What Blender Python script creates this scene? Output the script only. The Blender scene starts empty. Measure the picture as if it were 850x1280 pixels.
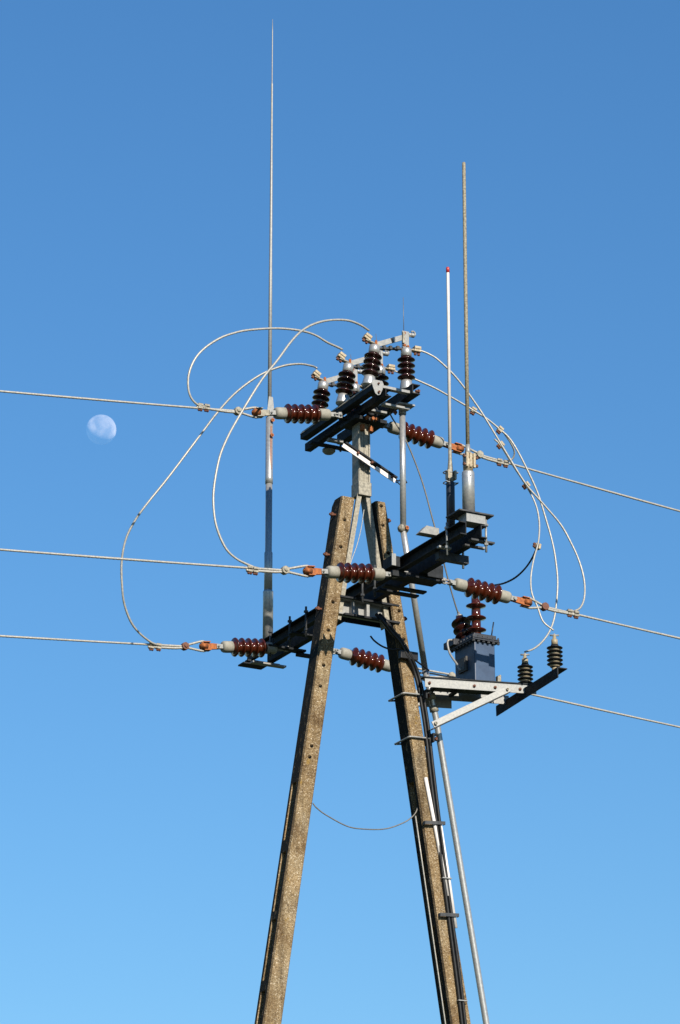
import bpy, bmesh, math, random
from mathutils import Vector, Matrix
random.seed(4)
R = math.radians
scn = bpy.context.scene
col = scn.collection

# ------------------------------------------------------------------ camera
PITCH = R(20.0); FPX = 4188.0; CAM = Vector((0, 0, 1.6))
cam_d = bpy.data.cameras.new('camera'); cam = bpy.data.objects.new('camera', cam_d)
col.objects.link(cam); scn.camera = cam
cam.location = CAM; cam.rotation_euler = (math.pi / 2 + PITCH, 0, 0)
cam_d.sensor_fit = 'VERTICAL'; cam_d.sensor_height = 36; cam_d.sensor_width = 24
cam_d.lens = FPX / 1280 * 36
cam_d.clip_start = .5; cam_d.clip_end = 20000

# site axes: U runs along the crossarm towards the viewer's right, V along the line (away to the right)
U = Vector((.47, -.883, 0)).normalized(); V = Vector((.883, .47, 0)).normalized(); Zv = Vector((0, 0, 1))
O = Vector((.15, 21.0, 0))                         # centre of the tower on the ground

# ------------------------------------------------------------------ sky and sun
SUN_ELEV = R(29.5)
sh = (U * math.cos(R(-3)) + V * math.sin(R(-3))).normalized()
sdir = sh * math.cos(SUN_ELEV) + Zv * math.sin(SUN_ELEV)          # towards the sun
w = bpy.data.worlds.new('World'); scn.world = w; w.use_nodes = True
nt = w.node_tree
bg = nt.nodes['Background']; sky = nt.nodes.new('ShaderNodeTexSky'); sky.sky_type = 'NISHITA'
sky.sun_disc = False; sky.sun_elevation = SUN_ELEV
sky.sun_rotation = math.atan2(sdir.x, sdir.y)
sky.altitude = 0; sky.air_density = 1.6; sky.dust_density = 0; sky.ozone_density = 10
hs = nt.nodes.new('ShaderNodeHueSaturation'); hs.inputs['Saturation'].default_value = 1.075
nt.links.new(sky.outputs[0], hs.inputs['Color']); nt.links.new(hs.outputs[0], bg.inputs[0]); bg.inputs[1].default_value = .075
sl = bpy.data.lights.new('sun', 'SUN'); sl.energy = 5.0; sl.angle = R(.53); sl.color = (1, .90, .76)
so = bpy.data.objects.new('sun', sl); col.objects.link(so)
so.rotation_euler = sdir.to_track_quat('Z', 'Y').to_euler(); so.location = (10, -10, 30)
scn.view_settings.view_transform = 'Standard'; scn.view_settings.look = 'None'
scn.view_settings.exposure = 0.84; scn.view_settings.gamma = 1
scn.render.engine = 'CYCLES'

# ------------------------------------------------------------------ placing helpers
def G(a, b, z): return O + U * a + V * b + Zv * z
def ray(px, py):
    x = (px - 425) / FPX; q = (640 - py) / FPX
    return Vector((x, math.cos(PITCH) - q * math.sin(PITCH), math.sin(PITCH) + q * math.cos(PITCH)))
def PA(px, py, a):                                  # point of a sight line in the vertical plane U = a
    d = ray(px, py); t = (a + (O - CAM).dot(U)) / d.dot(U); return CAM + d * t
def PB(px, py, b):
    d = ray(px, py); t = (b + (O - CAM).dot(V)) / d.dot(V); return CAM + d * t
def PZ(px, py, z):
    d = ray(px, py); t = (z - 1.6) / d.z; return CAM + d * t
def rel(P): q = P - O; return q.dot(U), q.dot(V), P.z

# ------------------------------------------------------------------ materials
def mat(name): 
    m = bpy.data.materials.new(name); m.use_nodes = True
    return m, m.node_tree, m.node_tree.nodes['Principled BSDF']
def noise(nt, scale, detail=4, rough=.6, stretch=None, gen=False):
    tc = nt.nodes.new('ShaderNodeTexCoord'); n = nt.nodes.new('ShaderNodeTexNoise')
    n.inputs['Scale'].default_value = scale; n.inputs['Detail'].default_value = detail
    n.inputs['Roughness'].default_value = rough
    if stretch:
        mp = nt.nodes.new('ShaderNodeMapping'); mp.inputs['Scale'].default_value = stretch
        nt.links.new(tc.outputs['Object'], mp.inputs[0]); nt.links.new(mp.outputs[0], n.inputs[0])
    else: nt.links.new(tc.outputs['Object'], n.inputs[0])
    return n
def ramp(nt, src, stops):
    r = nt.nodes.new('ShaderNodeValToRGB'); e = r.color_ramp.elements
    while len(e) > len(stops): e.remove(e[-1])
    while len(e) < len(stops): e.new(.5)
    for k, (p, c) in enumerate(stops): e[k].position = p; e[k].color = (*c, 1) if len(c) == 3 else c
    nt.links.new(src, r.inputs[0]); return r
def bump(nt, src, bs, strength, dist):
    b = nt.nodes.new('ShaderNodeBump'); b.inputs['Strength'].default_value = strength; b.inputs['Distance'].default_value = dist
    nt.links.new(src, b.inputs['Height']); nt.links.new(b.outputs[0], bs.inputs['Normal'])
def simple(name, c1, c2, scale=30,  metal=0., rough=.5, bstr=.15, bdist=.001, lo=.35, hi=.68, coat=0, third=None, spec=None):
    m, nt, bs = mat(name); n = noise(nt, scale)
    c1, c2 = [tuple(x * .84 for x in c) for c in (c1, c2)]
    st = [(lo, c1), (hi, c2)]
    if third: st.append(third)
    r = ramp(nt, n.outputs[0], st)
    nt.links.new(r.outputs[0], bs.inputs['Base Color'])
    bs.inputs['Metallic'].default_value = metal; bs.inputs['Roughness'].default_value = rough
    if coat: bs.inputs['Coat Weight'].default_value = coat; bs.inputs['Coat Roughness'].default_value = .08
    if spec is not None: bs.inputs['Specular IOR Level'].default_value = spec
    if bstr: bump(nt, n.outputs[0], bs, bstr, bdist)
    return m
M = {}
M['galv'] = simple('galvanised_steel', (.20, .21, .215), (.285, .29, .28), 70, .25, .5, third=(.78, (.16, .15, .13)))
M['galv_old'] = simple('weathered_galvanised_steel', (.16, .15, .12), (.33, .31, .25), 60, .15, .62, third=(.80, (.22, .14, .07)))
M['tube'] = simple('bright_galvanised_tube', (.34, .35, .36), (.46, .465, .45), 60, .55, .34, .1)
M['steel'] = simple('dark_steel', (.010, .012, .015), (.026, .030, .036), 25, 0, .7, spec=.16)  # near-black base carries the deep shade of the galvanised beams in its colour
M['steel_mid'] = simple('tarnished_steel', (.03, .034, .04), (.07, .074, .08), 25, .1, .6, spec=.25)
M['rust'] = simple('rusty_iron', (.36, .11, .02), (.20, .055, .014), 70, .05, .75, .3)
M['oxide'] = simple('rusty_bolt', (.085, .026, .014), (.16, .06, .03), 90, .1, .7, .3)
M['brown'] = simple('brown_glazed_porcelain', (.044, .0078, .0028), (.060, .0115, .004), 12, 0, .13, .05, .001, spec=.5)
M['brown_dark'] = simple('dark_brown_glazed_porcelain', (.018, .0045, .003), (.028, .0065, .004), 12, 0, .13, .05, .001, spec=.5)
M['cement'] = simple('grey_cement_cap', (.20, .195, .165), (.29, .28, .24), 35, 0, .75, .2)
M['cream'] = simple('cream_clamp_metal', (.26, .205, .13), (.42, .36, .25), 60, .2, .5)
M['alu'] = simple('aluminium_wire', (.26, .26, .24), (.42, .41, .375), 90, .2, .45)
M['alu_dark'] = simple('dull_wire', (.11, .11, .10), (.18, .17, .15), 90, .3, .5)
M['rubber'] = simple('black_rubber', (.007, .007, .008), (.014, .014, .015), 40, 0, .5, spec=.3)
M['cable'] = simple('black_cable_sheath', (.006, .006, .007), (.013, .013, .013), 30, 0, .4, spec=.3)
M['core'] = simple('beige_arrester_core', (.22, .18, .11), (.32, .27, .18), 60, 0, .6)
M['white'] = simple('white_plastic', (.58, .56, .55), (.70, .68, .67), 12, 0, .4, .05)
M['beige_rod'] = simple('weathered_fibreglass', (.12, .10, .06), (.28, .255, .18), 85, 0, .7, .3, hi=.62)
M['red'] = simple('red_plastic_cap', (.30, .012, .012), (.40, .02, .016), 30, 0, .4, 0)
M['blue'] = simple('blue_grey_paint', (.024, .048, .098), (.036, .068, .130), 14, 0, .42, .05, third=(.78, (.085, .105, .13)))
M['navy'] = simple('dark_navy_paint', (.006, .010, .018), (.012, .018, .03), 30, 0, .5, .1)
M['plate'] = simple('dull_nameplate', (.03, .03, .03), (.06, .06, .058), 60, .2, .5)

def concrete():
    m, nt, bs = mat('exposed_aggregate_concrete')
    tc = nt.nodes.new('ShaderNodeTexCoord')
    big = noise(nt, 2.6, 6, .65); mid = noise(nt, 90, 4, .7); streak = noise(nt, 16, 5, .6, (1, 1, .09))
    vo = nt.nodes.new('ShaderNodeTexVoronoi'); vo.inputs['Scale'].default_value = 170
    nt.links.new(tc.outputs['Object'], vo.inputs['Vector'])
    sep = nt.nodes.new('ShaderNodeSeparateColor'); nt.links.new(vo.outputs['Color'], sep.inputs[0])
    def mix(kind, fac, A, B):
        x = nt.nodes.new('ShaderNodeMix'); x.data_type = 'RGBA'; x.blend_type = kind
        if isinstance(fac, float): x.inputs[0].default_value = fac
        else: nt.links.new(fac, x.inputs[0])
        for sk, c in ((6, A), (7, B)):
            if isinstance(c, tuple): x.inputs[sk].default_value = (*c, 1)
            else: nt.links.new(c, x.inputs[sk])
        return x.outputs[2]
    base = ramp(nt, big.outputs[0], [(.32, (0.128, 0.085, 0.041)), (.48, (0.201, 0.140, 0.071)), (.60, (0.232, 0.183, 0.110)), (.72, (0.207, 0.183, 0.140))]).outputs[0]
    stone = ramp(nt, sep.outputs[0], [(.0, (0.043, 0.028, 0.016)), (.20, (0.128, 0.088, 0.046)), (.62, (0.226, 0.171, 0.098)), (.90, (0.305, 0.250, 0.165)), (.97, (0.561, 0.512, 0.415))]).outputs[0]
    c = mix('MIX', .5, base, stone)
    c = mix('MULTIPLY', .75, c, ramp(nt, mid.outputs[0], [(.33, (.34, .30, .26)), (.52, (1, 1, 1))]).outputs[0])
    c = mix('MULTIPLY', .75, c, ramp(nt, streak.outputs[0], [(.34, (.40, .37, .34)), (.52, (1, 1, 1))]).outputs[0])
    pt = noise(nt, 5.5, 5, .7); c = mix('MULTIPLY', .8, c, ramp(nt, pt.outputs[0], [(.36, (.55, .48, .42)), (.50, (1, 1, 1)), (.66, (1.25, 1.24, 1.24))]).outputs[0])
    li = noise(nt, 17, 6, .7, (1, 1, .7)); lr = ramp(nt, li.outputs[0], [(.62, (0, 0, 0)), (.69, (.6, .6, .6))])
    c = mix('MIX', lr.outputs[0], c, (.24, .15, .03))
    # black algae crust deepened to paint in the shaded side, broken by bare patches
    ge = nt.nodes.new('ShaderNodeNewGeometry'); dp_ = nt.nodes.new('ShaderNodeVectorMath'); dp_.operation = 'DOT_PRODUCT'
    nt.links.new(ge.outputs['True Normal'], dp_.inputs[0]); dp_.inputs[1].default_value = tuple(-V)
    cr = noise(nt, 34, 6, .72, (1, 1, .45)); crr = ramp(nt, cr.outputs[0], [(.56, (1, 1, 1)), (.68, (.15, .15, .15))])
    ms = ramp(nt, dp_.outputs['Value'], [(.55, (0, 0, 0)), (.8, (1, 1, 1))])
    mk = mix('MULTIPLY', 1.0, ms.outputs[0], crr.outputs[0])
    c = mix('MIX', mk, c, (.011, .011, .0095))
    nt.links.new(c, bs.inputs['Base Color']); bs.inputs['Roughness'].default_value = .9
    bs.inputs['Specular IOR Level'].default_value = .15
    ad = nt.nodes.new('ShaderNodeMath'); ad.operation = 'ADD'
    nt.links.new(vo.outputs['Distance'], ad.inputs[0]); nt.links.new(mid.outputs[0], ad.inputs[1])
    bump(nt, ad.outputs[0], bs, .7, .005)
    return m
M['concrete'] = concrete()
def grass_mat():
    m, nt, bs = mat('meadow_grass'); n = noise(nt, .35, 8, .7)
    r = ramp(nt, n.outputs[0], [(.3, (.018, .03, .008)), (.55, (.030, .045, .014)), (.75, (.055, .055, .026))])
    nt.links.new(r.outputs[0], bs.inputs['Base Color']); bs.inputs['Roughness'].default_value = .95
    bump(nt, n.outputs[0], bs, .6, .2); return m
def moon_mat():                                     # sunlit rock seen through the bright air in front of it
    m, nt, bs = mat('moon_rock'); nt.nodes.remove(bs)
    out = nt.nodes['Material Output']
    n = noise(nt, .085, 3, .5); r = ramp(nt, n.outputs[0], [(.36, (.12, .12, .12)), (.48, (.20, .185, .17)), (.60, (.27, .245, .215))])
    d = nt.nodes.new('ShaderNodeBsdfDiffuse'); d.inputs['Roughness'].default_value = 1.0; t = nt.nodes.new('ShaderNodeBsdfTransparent'); a = nt.nodes.new('ShaderNodeAddShader')
    tc = nt.nodes.new('ShaderNodeTexCoord'); sx = nt.nodes.new('ShaderNodeSeparateXYZ'); nt.links.new(tc.outputs['Generated'], sx.inputs[0])
    limb_lift = ramp(nt, sx.outputs[2], [(.12, (1, 1, 1)), (.32, (.95, .95, .95)), (.75, (.48, .48, .49))])      # dim terminator side painted lighter, on top of southern highlands and dark northern seas
    mm = nt.nodes.new('ShaderNodeMix'); mm.data_type = 'RGBA'; mm.blend_type = 'MULTIPLY'; mm.inputs[0].default_value = 1
    nt.links.new(r.outputs[0], mm.inputs[6]); nt.links.new(limb_lift.outputs[0], mm.inputs[7])
    nt.links.new(mm.outputs[2], d.inputs[0]); nt.links.new(d.outputs[0], a.inputs[0]); nt.links.new(t.outputs[0], a.inputs[1])
    ge = nt.nodes.new('ShaderNodeNewGeometry'); mx = nt.nodes.new('ShaderNodeMixShader')    # only the outside of the ball is rock
    nt.links.new(ge.outputs['Backfacing'], mx.inputs[0]); nt.links.new(a.outputs[0], mx.inputs[1]); nt.links.new(t.outputs[0], mx.inputs[2])
    nt.links.new(mx.outputs[0], out.inputs[0]); return m

# ------------------------------------------------------------------ mesh helpers
class MB:
    def __init__(s): s.v = []; s.f = []; s.sm = []
    def add(s, vs, fs, smooth=False):
        k = len(s.v); s.v += [Vector(p) for p in vs]; s.f += [tuple(i + k for i in f) for f in fs]; s.sm += [smooth] * len(fs); return s
    def hexa(s, c):                                  # 8 corners: bottom ring then top ring
        return s.add(c, [(0, 3, 2, 1), (4, 5, 6, 7), (0, 1, 5, 4), (1, 2, 6, 5), (2, 3, 7, 6), (3, 0, 4, 7)])
    def box(s, a0, a1, b0, b1, z0, z1, F=None):      # in site axes (a, b, z) or any frame F
        F = F or G
        return s.hexa([F(a0, b0, z0), F(a1, b0, z0), F(a1, b1, z0), F(a0, b1, z0), F(a0, b0, z1), F(a1, b0, z1), F(a1, b1, z1), F(a0, b1, z1)])
    def bar(s, P, Q, wd, th, up=Zv, off=0.0, taper=1.0):   # rectangular bar, wd sideways, th along up
        P = Vector(P); Q = Vector(Q); d = (Q - P).normalized(); sd = d.cross(up)
        if sd.length < 1e-4: sd = d.cross(Vector((1, 0, 0)))
        sd.normalize(); up2 = sd.cross(d).normalized()
        c = []
        for X, k in ((P, 1), (Q, taper)):
            for i, j in ((-1, -1), (1, -1), (1, 1), (-1, 1)):
                c.append(X + sd * (i * wd / 2 * k) + up2 * (j * th / 2 * k + off))
        return s.add(c, [(3, 2, 1, 0), (4, 5, 6, 7), (0, 1, 5, 4), (1, 2, 6, 5), (2, 3, 7, 6), (3, 0, 4, 7)])
    def lathe(s, P, axis, prof, n=20, smooth=True):  # prof: list of (distance, radius)
        P = Vector(P); ax = Vector(axis).normalized(); sd = ax.orthogonal().normalized(); s2 = ax.cross(sd)
        vs = []; fs = []
        for (h, r) in prof:
            for k in range(n):
                t = 2 * math.pi * k / n; vs.append(P + ax * h + (sd * math.cos(t) + s2 * math.sin(t)) * r)
        for i in range(len(prof) - 1):
            for k in range(n): fs.append((i * n + k, i * n + (k + 1) % n, (i + 1) * n + (k + 1) % n, (i + 1) * n + k))
        fs.append(tuple(range(n - 1, -1, -1))); fs.append(tuple((len(prof) - 1) * n + k for k in range(n)))
        return s.add(vs, fs, smooth)
    def cyl(s, P, Q, r, r2=None, n=14, smooth=True):
        P = Vector(P); Q = Vector(Q); return s.lathe(P, Q - P, [(0, r), ((Q - P).length, r if r2 is None else r2)], n, smooth)
    def bolt(s, P, d, L=.03, r=.007, head=.012):     # shank with a hexagonal head at the end
        d = Vector(d).normalized(); P = Vector(P)
        s.cyl(P, P + d * L, r, n=8); s.cyl(P + d * (L - .011), P + d * L * 1.0, head, n=6, smooth=False); return s
    def tube(s, pts, r, n=8, rf=None):
        pts = [Vector(p) for p in pts]; vs = []; fs = []
        up = None
        for i, p in enumerate(pts):
            d = (pts[min(i + 1, len(pts) - 1)] - pts[max(i - 1, 0)]).normalized()
            if up is None: up = d.orthogonal().normalized()
            up = (up - d * up.dot(d)).normalized(); s2 = d.cross(up)
            for k in range(n):
                t = 2 * math.pi * k / n; rr = rf(i, k) if rf else r
                vs.append(p + (up * math.cos(t) + s2 * math.sin(t)) * rr)
        m = len(pts)
        for i in range(m - 1):
            for k in range(n): fs.append((i * n + k, i * n + (k + 1) % n, (i + 1) * n + (k + 1) % n, (i + 1) * n + k))
        fs.append(tuple(range(n - 1, -1, -1))); fs.append(tuple((m - 1) * n + k for k in range(n)))
        return s.add(vs, fs, True)
    def strand(s, pts, r, pitch=.16, step=.012):     # stranded wire: six lobes winding round the path
        pts = resample(pts, step); N = 12
        L = [0]
        for i in range(1, len(pts)): L.append(L[-1] + (pts[i] - pts[i - 1]).length)
        def rf(i, k): return r * (1 + .16 * math.cos(6 * (2 * math.pi * k / N - 2 * math.pi * L[i] / pitch)))
        return s.tube(pts, r, N, rf)
    def prism(s, poly, F, t0, t1):                   # polygon (x, y) extruded from t0 to t1 in frame F(x, y, t)
        n = len(poly); vs = [F(x, y, t0) for x, y in poly] + [F(x, y, t1) for x, y in poly]
        fs = [tuple(range(n - 1, -1, -1)), tuple(range(n, 2 * n))] + [(k, (k + 1) % n, n + (k + 1) % n, n + k) for k in range(n)]
        return s.add(vs, fs)
    def mesh(s, name, loc=None):
        me = bpy.data.meshes.new(name); L = loc or Vector((0, 0, 0))
        me.from_pydata([p - L for p in s.v], [], s.f)
        for p, q in zip(me.polygons, s.sm): p.use_smooth = q
        bm = bmesh.new(); bm.from_mesh(me); bmesh.ops.recalc_face_normals(bm, faces=bm.faces); bm.to_mesh(me); bm.free()
        return me
    def build(s, name, m, parent=None, bevel=0):
        loc = parent['_o'] if parent is not None and '_o' in parent else None
        L = Vector(loc) if loc is not None else Vector((0, 0, 0))
        if parent is None and s.v:                   # top-level mesh: origin at its base centre
            xs = [p.x for p in s.v]; ys = [p.y for p in s.v]; zs = [p.z for p in s.v]
            L = Vector(((min(xs) + max(xs)) / 2, (min(ys) + max(ys)) / 2, min(zs)))
        o = bpy.data.objects.new(name, s.mesh(name, L)); col.objects.link(o)
        if parent is not None:
            o.parent = parent
            o['_o'] = tuple(L)
        else: o.location = L; o['_o'] = tuple(L)
        o.data.materials.append(M[m] if isinstance(m, str) else m)
        if bevel:
            b = o.modifiers.new('bevel', 'BEVEL'); b.width = bevel; b.segments = 2; b.limit_method = 'ANGLE'
        return o
def resample(pts, step):
    pts = [Vector(p) for p in pts]; out = [pts[0].copy()]; acc = 0
    for i in range(1, len(pts)):
        A, B = pts[i - 1], pts[i]; L = (B - A).length
        if L < 1e-9: continue
        t = step - acc
        while t <= L: out.append(A.lerp(B, t / L)); t += step
        acc = L - (t - step)
    out.append(pts[-1].copy()); return out
def spline(pts, n=14):                               # Catmull-Rom through the points
    p = [Vector(q) for q in pts]; p = [p[0] * 2 - p[1]] + p + [p[-1] * 2 - p[-2]]; out = []
    for i in range(1, len(p) - 2):
        for k in range(n):
            t = k / n
            out.append(.5 * ((2 * p[i]) + (p[i + 1] - p[i - 1]) * t + (2 * p[i - 1] - 5 * p[i] + 4 * p[i + 1] - p[i + 2]) * t * t + (3 * p[i] - p[i - 1] - 3 * p[i + 1] + p[i + 2]) * t ** 3))
    out.append(p[-2]); return out
def thing(name, loc, label, cat, group=None, local=False):
    o = bpy.data.objects.new(name, None); col.objects.link(o); o.location = loc; o.empty_display_size = .1
    o['_o'] = (0, 0, 0) if local else tuple(loc)
    o['label'] = label; o['category'] = cat
    if group: o['group'] = group
    return o
def tag(o, label, cat, group=None):
    o['label'] = label; o['category'] = cat
    if group: o['group'] = group
    return o
def frame(P, X, up=Zv):                              # local frame function and matrix: x along X, z near up
    X = Vector(X).normalized(); Y = Vector(up).cross(X).normalized(); Z = X.cross(Y)
    return Matrix(((X.x, Y.x, Z.x, P[0]), (X.y, Y.y, Z.y, P[1]), (X.z, Y.z, Z.z, P[2]), (0, 0, 0, 1)))

# ------------------------------------------------------------------ the setting: ground
g = MB(); n = 64
g.add([(0, 0, 0)] + [(6000 * math.cos(2 * math.pi * k / n), 6000 * math.sin(2 * math.pi * k / n), 0) for k in range(n)],
      [(0, k + 1, (k + 1) % n + 1) for k in range(n)])
M['grass'] = grass_mat()
go = g.build('ground', 'grass'); go['kind'] = 'structure'

# ------------------------------------------------------------------ the moon
MD = 3000.; mdir = ray(126.5, 537).normalized(); mr = MD * math.tan(math.atan(18.8 / FPX))
bm = bmesh.new(); bmesh.ops.create_icosphere(bm, subdivisions=5, radius=mr); me = bpy.data.meshes.new('moon'); bm.to_mesh(me); bm.free()
for p in me.polygons: p.use_smooth = True
mo = bpy.data.objects.new('moon', me); col.objects.link(mo); mo.location = CAM + mdir * MD; me.materials.append(moon_mat())
mo.visible_shadow = True
tag(mo, 'pale gibbous daytime moon in the clear sky left of the tower', 'moon')

# ------------------------------------------------------------------ concrete poles of the A-frame
def pole(label, P1, P2, tv1, tv2, holes, side, slots, bolts):
    # P1, P2: centre of the face turned to the sun (U side), high and low; tv: its width high and low
    a1, b1, z1 = rel(P1); a2, b2, z2 = rel(P2); s_b = (b2 - b1) / (z2 - z1)
    def bc(z): return b1 + (z - z1) * s_b
    def tv(z): return tv1 + (z - z1) * (tv2 - tv1) / (z2 - z1)
    def tu(z): return .135
    ztop = z1
    r = thing('concrete_pole', G(0, bc(0), 0), label, 'utility pole', 'concrete poles of the a-frame tower')
    m = MB(); nz = 24; vs = []; fs = []
    zs = [ -.3 + (ztop + .3) * k / nz for k in range(nz + 1)]
    ch = .010
    for z in zs:
        c = bc(z); w_ = tv(z) / 2; u_ = tu(z); e = ch
        ring = [(-u_ + .07, c - w_ + e), (-u_ + .07 + e, c - w_), (.07 - e, c - w_), (.07, c - w_ + e), (.07, c + w_ - e), (.07 - e, c + w_), (-u_ + .07 + e, c + w_), (-u_ + .07, c + w_ - e)]
        vs += [G(x + (random.random() - .5) * .001, y + (random.random() - .5) * .001, z) for x, y in ring]
    # sloping shoulders at the head
    c = bc(ztop); w_ = tv(ztop) / 2; u_ = tu(ztop)
    for i in range(8):
        pass
    for i in range(nz):
        for k in range(8): fs.append((i * 8 + k, i * 8 + (k + 1) % 8, (i + 1) * 8 + (k + 1) % 8, (i + 1) * 8 + k))
    fs.append(tuple(range(7, -1, -1))); fs.append(tuple(nz * 8 + k for k in range(8)))
    m.add(vs, fs)
    # cut the shoulder, the bolt holes and the long slots
    cut = MB()
    for (px, py) in holes:
        P = PA(px, py, .075); cut.cyl(P + U * .02, P - U * .25, .0135, n=14)
    for (r0, r1) in slots:
        z0 = PA(340 if side < 0 else 560, r1, 0).z; z1_ = PA(340 if side < 0 else 560, r0, 0).z
        cc = bc((z0 + z1_) / 2); um = .07 - tu(z0) / 2; hu = tu(z0) * .23
        vv = []
        for z in (z0, z1_):
            cz = bc(z)
            for (i, j) in ((-1, -1), (1, -1), (1, 1), (-1, 1)): vv.append(G(um + i * hu, cz + j * .2, z + (.0)))
        cut.hexa(vv)
    s_ = -side
    zt = ztop
    ub = .07 - tu(zt)
    # wedge off the back shoulder of the head
    cut.hexa([G(ub - .05, bc(zt) - .2, zt - .07), G(ub + .002, bc(zt) - .2, zt - .05), G(ub + .002, bc(zt) + .2, zt - .05), G(ub - .05, bc(zt) + .2, zt - .07),
              G(ub - .05, bc(zt) - .2, zt + .05), G(ub + .075, bc(zt) - .2, zt + .05), G(ub + .075, bc(zt) + .2, zt + .05), G(ub - .05, bc(zt) + .2, zt + .05)])
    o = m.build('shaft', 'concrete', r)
    co = bpy.data.objects.new('cut', cut.mesh('cut', Vector(r['_o']))); col.objects.link(co); co.location = r.location
    o.parent = None; o.location = r.location
    bo = o.modifiers.new('b', 'BOOLEAN'); bo.object = co; bo.operation = 'DIFFERENCE'; bo.solver = 'EXACT'
    bpy.context.view_layer.update()
    nm = bpy.data.meshes.new_from_object(o.evaluated_get(bpy.context.evaluated_depsgraph_get()))
    o.modifiers.clear(); o.data = nm; o.location = (0, 0, 0); o.parent = r
    bpy.data.objects.remove(co)
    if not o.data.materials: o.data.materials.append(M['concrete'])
    for (px, py) in bolts:
        z = PA(px, py, .02).z; P = G(.02, bc(z) + side * (tv(z) / 2 - .01), z)
        MB().cyl(P, P + V * side * .055, .0085, n=8).cyl(P + V * side * .03, P + V * side * .046, .015, n=6, smooth=False).build('bolt', 'oxide', r)
    return r, bc, tv, tu
slotsL = [(974, 1047), (1063, 1138), (1149, 1226), (1240, 1310)]
slotsR = [(985, 1055), (1072, 1145), (1160, 1235), (1252, 1320)]
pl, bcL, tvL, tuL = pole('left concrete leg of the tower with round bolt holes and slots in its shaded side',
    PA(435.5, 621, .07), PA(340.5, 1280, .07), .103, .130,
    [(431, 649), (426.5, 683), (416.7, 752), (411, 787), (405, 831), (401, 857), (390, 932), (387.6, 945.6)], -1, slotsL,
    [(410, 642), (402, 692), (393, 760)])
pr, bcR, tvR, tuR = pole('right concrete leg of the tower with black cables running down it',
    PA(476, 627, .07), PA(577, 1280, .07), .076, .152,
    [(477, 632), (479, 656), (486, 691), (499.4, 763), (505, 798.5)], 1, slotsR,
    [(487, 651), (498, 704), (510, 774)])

# ------------------------------------------------------------------ steel head column with splayed legs
ZT = 9.33
sc = thing('steel_head_column', G(0, 0, ZT - .9), 'short galvanised steel column on two splayed legs between the concrete pole tops', 'steel column')
c = MB(); c.box(-.05, .042, -.052, .036, 9.36, 9.88)
c.box(.042, .050, -.050, -.040, 9.42, 9.87); c.box(.042, .050, .022, .034, 9.42, 9.87); c.box(.042, .047, -.012, -.006, 9.42, 9.87)
c.build('column', 'galv_old', sc, .002)
MB().box(-.055, .052, -.055, .042, 9.345, 9.44).build('joint_plate', 'galv_old', sc, .002)
for sd, bcx, tvx in ((-1, bcL, tvL), (1, bcR, tvR)):
    m = MB()
    top = G(.03, sd * .030 - .008, 9.36); z0 = 8.45
    low = G(.03, bcx(z0) - sd * (tvx(z0) / 2 + .02), z0)
    m.bar(top, low, .034, .010, up=U); m.bar(top - U * .035 - V * sd * .014, low - U * .035 - V * sd * .014, .008, .075, up=U)
    m.build('leg', 'galv_old', sc, .001)
MB().box(-.11, .11, -.11, .13, 9.862, 9.885).build('head_plate', 'steel', sc)
bp = MB()
for x in (-.03, .012, .04): bp.cyl(G(.112, x, 9.872), G(.135, x, 9.872), .012, n=6, smooth=False)
for x in (-.045, .02): bp.box(.05, .075, x, x + .024, 9.80, 9.84)
bp.build('bolt', 'rust', sc)
w_ = MB(); w_.tube(spline([PA(455, 637, .03), PA(451.5, 660, .02), PA(446, 682, .01), PA(438, 705, 0), PA(431, 735, 0), PA(427, 765, 0)]), .0028, 6)
tag(w_.build('earth_wire', 'alu'), 'thin bright wire hanging between the steel legs under the column', 'wire')

# ------------------------------------------------------------------ brackets between the poles that carry the crossarm
br = thing('crossarm_bracket', G(0, 0, 8.5), 'steel channel bracket joining both concrete legs under the long crossarm', 'bracket')
bl, brr = bcL(8.55) + tvL(8.55) / 2 - .004, bcR(8.55) - tvR(8.55) / 2 + .004
m = MB(); m.box(.0, .008, bl, brr, 8.485, 8.60); m.box(.008, .055, bl, brr, 8.590, 8.60); m.box(.008, .055, bl, brr, 8.485, 8.495)
for x in (bl + .10, bl + .21): m.box(.008, .05, x, x + .022, 8.495, 8.59)
m.build('channel', 'galv', br, .001)
MB().box(.0552, .075, bl + .0, brr + .05, 8.594, 8.606).box(.0552, .085, bl + .03, brr + .05, 8.473, 8.486).build('flange', 'steel', br)
m = MB(); m.box(-.11, -.10, bl - .05, brr + .05, 8.49, 8.60); m.build('rear_channel', 'steel', br)

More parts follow.
